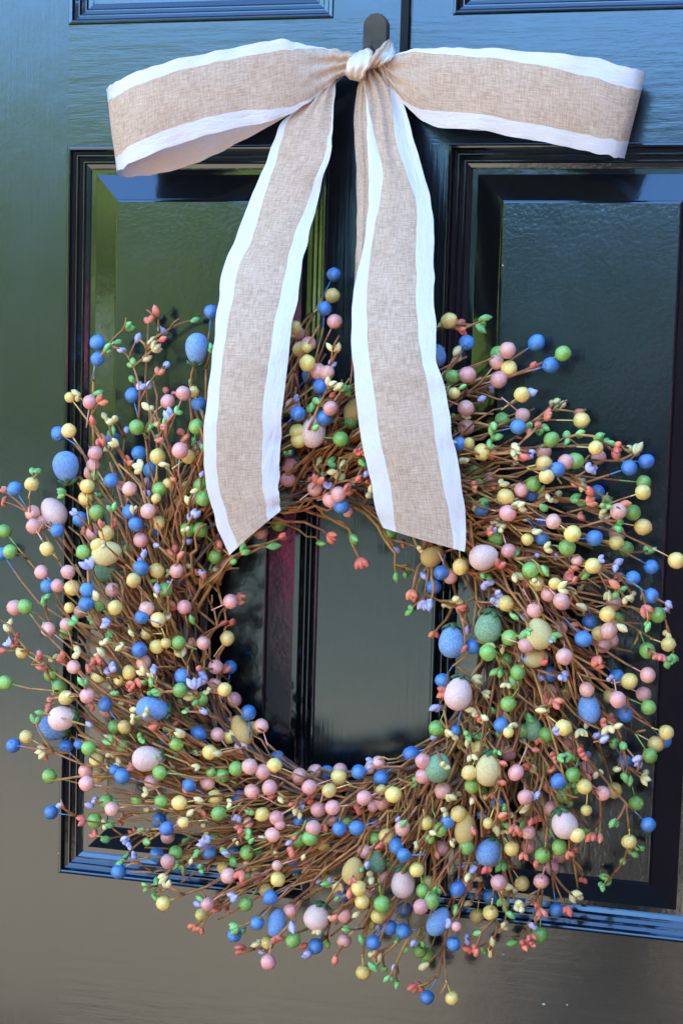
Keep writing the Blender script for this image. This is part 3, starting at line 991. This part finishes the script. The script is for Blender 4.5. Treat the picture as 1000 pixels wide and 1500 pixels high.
wire = {k: Buf() for k in 'BGYP'}
jobs = []
for x, y, d, key, p, main in tips:
    pts = [at(*q) for q in p]
    tip = pts[-1]
    back = (pts[-2] - tip).normalized()
    rad = 0.0070 * (0.72 if 's' in key else 1.0) * rnd.uniform(0.93, 1.06)
    gap = rnd.uniform(0.004, 0.016)
    j = len(pts) - 1
    # the twig ends short of the berry, the wire bridges the gap
    end = tip + back * (rad + gap)
    body = [q for q in pts[:-1] if (q - tip).length > rad + gap + 0.004] + [end]
    if len(body) < 3: body = [pts[0], (pts[0] + end) / 2, end]
    jobs.append((body, 0.0017 if main else 0.0013, 0.0010))
    wire[key[0]].tube([end - back * -0.003, tip + back * rad * 0.6], 0.0006, 0.0006, 5)
    tips[tips.index((x, y, d, key, p, main))] = (tip, back, rad, key)
for x, y, d, key, p, main in bud_tips:
    pts = [at(*q) for q in p]
    jobs.append((pts, 0.0019 if main else 0.0014, 0.0010))
for p in fill:
    jobs.append(([at(*q) for q in p], 0.0020, 0.0011))


def plen(pts):
    return sum((b - a).length for a, b in zip(pts[:-1], pts[1:]))


for w in rnd.sample(twigs, 330):          # broken side stubs and kinks
    k = rnd.randrange(1, len(w) - 1)
    q, q2 = w[k], w[k + 1]
    L = math.hypot(q2[0] - q[0], q2[1] - q[1]) + 1e-6
    a = math.atan2(q2[1] - q[1], q2[0] - q[0]) + rnd.choice((-1, 1)) * rnd.uniform(0.4, 0.9)
    ln = rnd.uniform(9, 26)
    d_ = q[2] + rnd.uniform(-0.004, 0.008)
    e1 = (q[0] + ln * 0.5 * math.cos(a), q[1] + ln * 0.5 * math.sin(a), min(d_, max_depth(q[0], q[1])))
    a += rnd.uniform(-0.5, 0.5)
    e2 = (e1[0] + ln * 0.5 * math.cos(a), e1[1] + ln * 0.5 * math.sin(a), e1[2])
    jobs.append(([at(*q), at(*e1), at(*e2)], 0.0013, 0.0009))
    fill.append(None)
order = sorted(range(len(jobs) - len(fill)), key=lambda i: -plen(jobs[i][0]) - 0.8 * max(0, -jobs[i][0][-1].y))
top = set(order[:300])
rest = Buf()
for i, (pts, r0, r1) in enumerate(jobs):
    k = rnd.uniform(0.68, 1.1)
    if i in top:
        b = Buf()
        b.tube(pts, r0 * k, r1 * k, 6)
        b.build('twig', M['twig'], wreath)
    else:
        rest.tube(pts, r0 * k, r1 * k, 5)
tag(rest.build('twig', M['twig'], wreath), kind='stuff')
for k in 'BGYP':
    tag(wire[k].build('wire', M[k + '_joined'], wreath), kind='stuff')

# berries: a slightly uneven ball, pit where the wire enters, a small nub at the far end
prof = [(0, -0.80), (0.10, -0.93), (0.24, -0.985)] + [(math.cos(a), math.sin(a)) for a in [R(-66 + 14.6 * i) for i in range(10)]] + [(0.20, 0.985), (0.07, 1.03), (0, 1.07)]
bv, bf = lathe(prof, 18)
berry_var = []
for q in range(6):
    vv = []
    for p in bv:
        p = Vector(p)
        dent = 0.07 * noise.noise(p * 1.3 + Vector((q * 9.1, 0, 0))) + 0.022 * noise.noise(p * 4.0 + Vector((0, q * 5.7, 0)))
        vv.append(p * (1 + dent))
    berry_var.append(vv)
berry_mesh = {(k, q): mesh_data('berry', berry_var[q], bf, M[k]) for k in 'BGYP' for q in range(6)}


def frame(z, roll):
    q = z.normalized().to_track_quat('Z', 'Y')
    return q.to_matrix().to_4x4() @ Matrix.Rotation(roll, 4, 'Z')


tips.sort(key=lambda q: -q[2] * (1 if 'b' not in q[3] else 0.6))
rb = {k: Buf() for k in 'BGYP'}
for i, (tip, back, rad, key) in enumerate(tips):
    ax = (-back + Vector((rnd.gauss(0, .35), rnd.gauss(0, .35), rnd.gauss(0, .35)))).normalized()
    m = Matrix.Translation(tip) @ frame(ax, rnd.uniform(0, 6)) @ Matrix.Diagonal((rad, rad * rnd.uniform(.95, 1.04), rad * rnd.uniform(.95, 1.08), 1))
    if i < 300:
        o = bpy.data.objects.new('berry', berry_mesh[(key[0], i % 6)])
        link(o, wreath)
        o.matrix_basis = m
    else:
        rb[key[0]].add(berry_var[i % 6], bf, m)
for k in 'BGYP':
    tag(rb[k].build('berry', M[k + '_joined'], wreath), kind='stuff')

# buds: one to three drop shaped pips on the end of a twig
pv, pf = lathe([(0, 0), (0.09, 0.04), (0.21, 0.24), (0.30, 0.50), (0.26, 0.76), (0.11, 0.98), (0, 1.10)], 9)


def bud_shape(n, rr):
    b = Buf()
    for k in range(n):
        s = (0, -1, 1)[k] if n == 3 else ((-1, 1)[k] if n == 2 else 0)
        a = s * rr.uniform(0.35, 0.6)
        m = Matrix.Rotation(a, 4, 'X') @ Matrix.Rotation(rr.uniform(-.3, .3), 4, 'Y') @ Matrix.Diagonal((1, 1, rr.uniform(.85, 1.1), 1))
        b.add(pv, pf, m)
    return b


shapes = {}
for k in 'rgly':
    for n in (1, 2, 3):
        b = bud_shape(n, rnd)
        shapes[(k, n)] = (b, mesh_data('bud', b.v, b.f, M[k]))
rb = {k: Buf() for k in 'rgly'}
bud_tips.sort(key=lambda q: -q[2])
for i, (x, y, d, key, p, main) in enumerate(bud_tips):
    tip = at(x, y, d)
    ax = tip - at(*p[-2])
    ax = (ax.normalized() + Vector((rnd.gauss(0, .35), rnd.gauss(0, .25), rnd.gauss(0, .35)))).normalized()
    n = rnd.choices((1, 2, 3), (0.22, 0.55, 0.23))[0]
    s = rnd.uniform(0.0082, 0.0114) * (1.12 if n == 1 else 1.0)
    if (x, y) in small: s *= 0.8
    m = Matrix.Translation(tip - ax * s * 0.45) @ frame(ax, rnd.uniform(0, 6)) @ Matrix.Scale(s, 4)
    b, me = shapes[(key, n)]
    if i < 300:
        o = bpy.data.objects.new('bud', me)
        link(o, wreath)
        o.matrix_basis = m
    else:
        rb[key].add(b.v, b.f, m)
for k in 'rgly':
    tag(rb[k].build('bud', M[k + '_joined'], wreath), kind='stuff')

# eggs: x, y, short side, long side, lean of the long axis from upright (clockwise), colour, end that carries the leaf cap (1 top, -1 bottom, 0 hidden), depth
ep = [(0, -1.0)]
for i in range(1, 13):
    a = R(-90 + 15 * i * 12 / 13)
    z = math.sin(a)
    ep.append((math.cos(a) * (1.0 - 0.13 * z), z))
ep.append((0, 1.0))
ev, ef = lathe(ep, 20)
egg_mesh = {}
cap_v, cap_f = [], []
for k in range(6):
    a = 2 * math.pi * k / 6
    base = len(cap_v)
    for (rr, zz, w) in ((0.05, 1.06, 0.10), (0.36, 1.02, 0.24), (0.62, 0.90, 0.22), (0.88, 0.76, 0.03)):
        for s in (-1, 0, 1):
            x, y = rr, s * w
            cap_v.append((x * math.cos(a) - y * math.sin(a), x * math.sin(a) + y * math.cos(a), zz + (0.06 if s == 0 else 0)))
    for i in range(3):
        for j in range(2):
            q = base + i * 3 + j
            cap_f.append((q, q + 1, q + 4, q + 3))
for ex, ey, sw, lh, lean, colr, cap, dep in EGGS:
    c = at(ex, ey, dep)
    k = (c - CAM).dot(FWD) / FPX
    if colr not in egg_mesh: egg_mesh[colr] = mesh_data('egg', ev, ef, M['egg_' + colr])
    up = (UP * math.cos(R(lean)) + RIGHT * math.sin(R(lean)))
    e_dir = up if cap >= 0 else -up
    e_dir = (e_dir + FWD * rnd.uniform(-0.12, 0.25)).normalized()
    m = Matrix.Translation(c) @ frame(e_dir, rnd.uniform(0, 6)) @ Matrix.Diagonal((sw * k / 2, sw * k / 2, lh * k / 2, 1))
    o = bpy.data.objects.new('egg', egg_mesh[colr])
    link(o, wreath)
    o.matrix_basis = m
    o['label'] = 'speckled %s egg' % colr
    if cap:
        cv = []
        for q in cap_v:
            q = Vector(q)
            cv.append(m @ (Vector((q.x * 0.92, q.y * 0.92, q.z)) + Vector((rnd.gauss(0, .03), rnd.gauss(0, .03), rnd.gauss(0, .03)))))
        lf = add('leaf_cap', cv, cap_f, M['leaf'], None)
        lf.parent = o
        lf.matrix_parent_inverse = (Matrix.Translation(Vector((0, 0, 0))) @ m).inverted()
        th = lf.modifiers.new('thick', 'SOLIDIFY')
        th.thickness = 0.0008
    # stem from the egg back into the ring
    pth = twig_path(ex, ey, max(0.02, dep - 0.012), rnd)
    b = Buf()
    b.tube([at(*q) for q in pth[:-1]] + [c - e_dir * (-1 if cap else 1) * lh * k * 0.3], 0.0018, 0.0013, 6)
    st = b.build('stem', M['twig'], wreath)
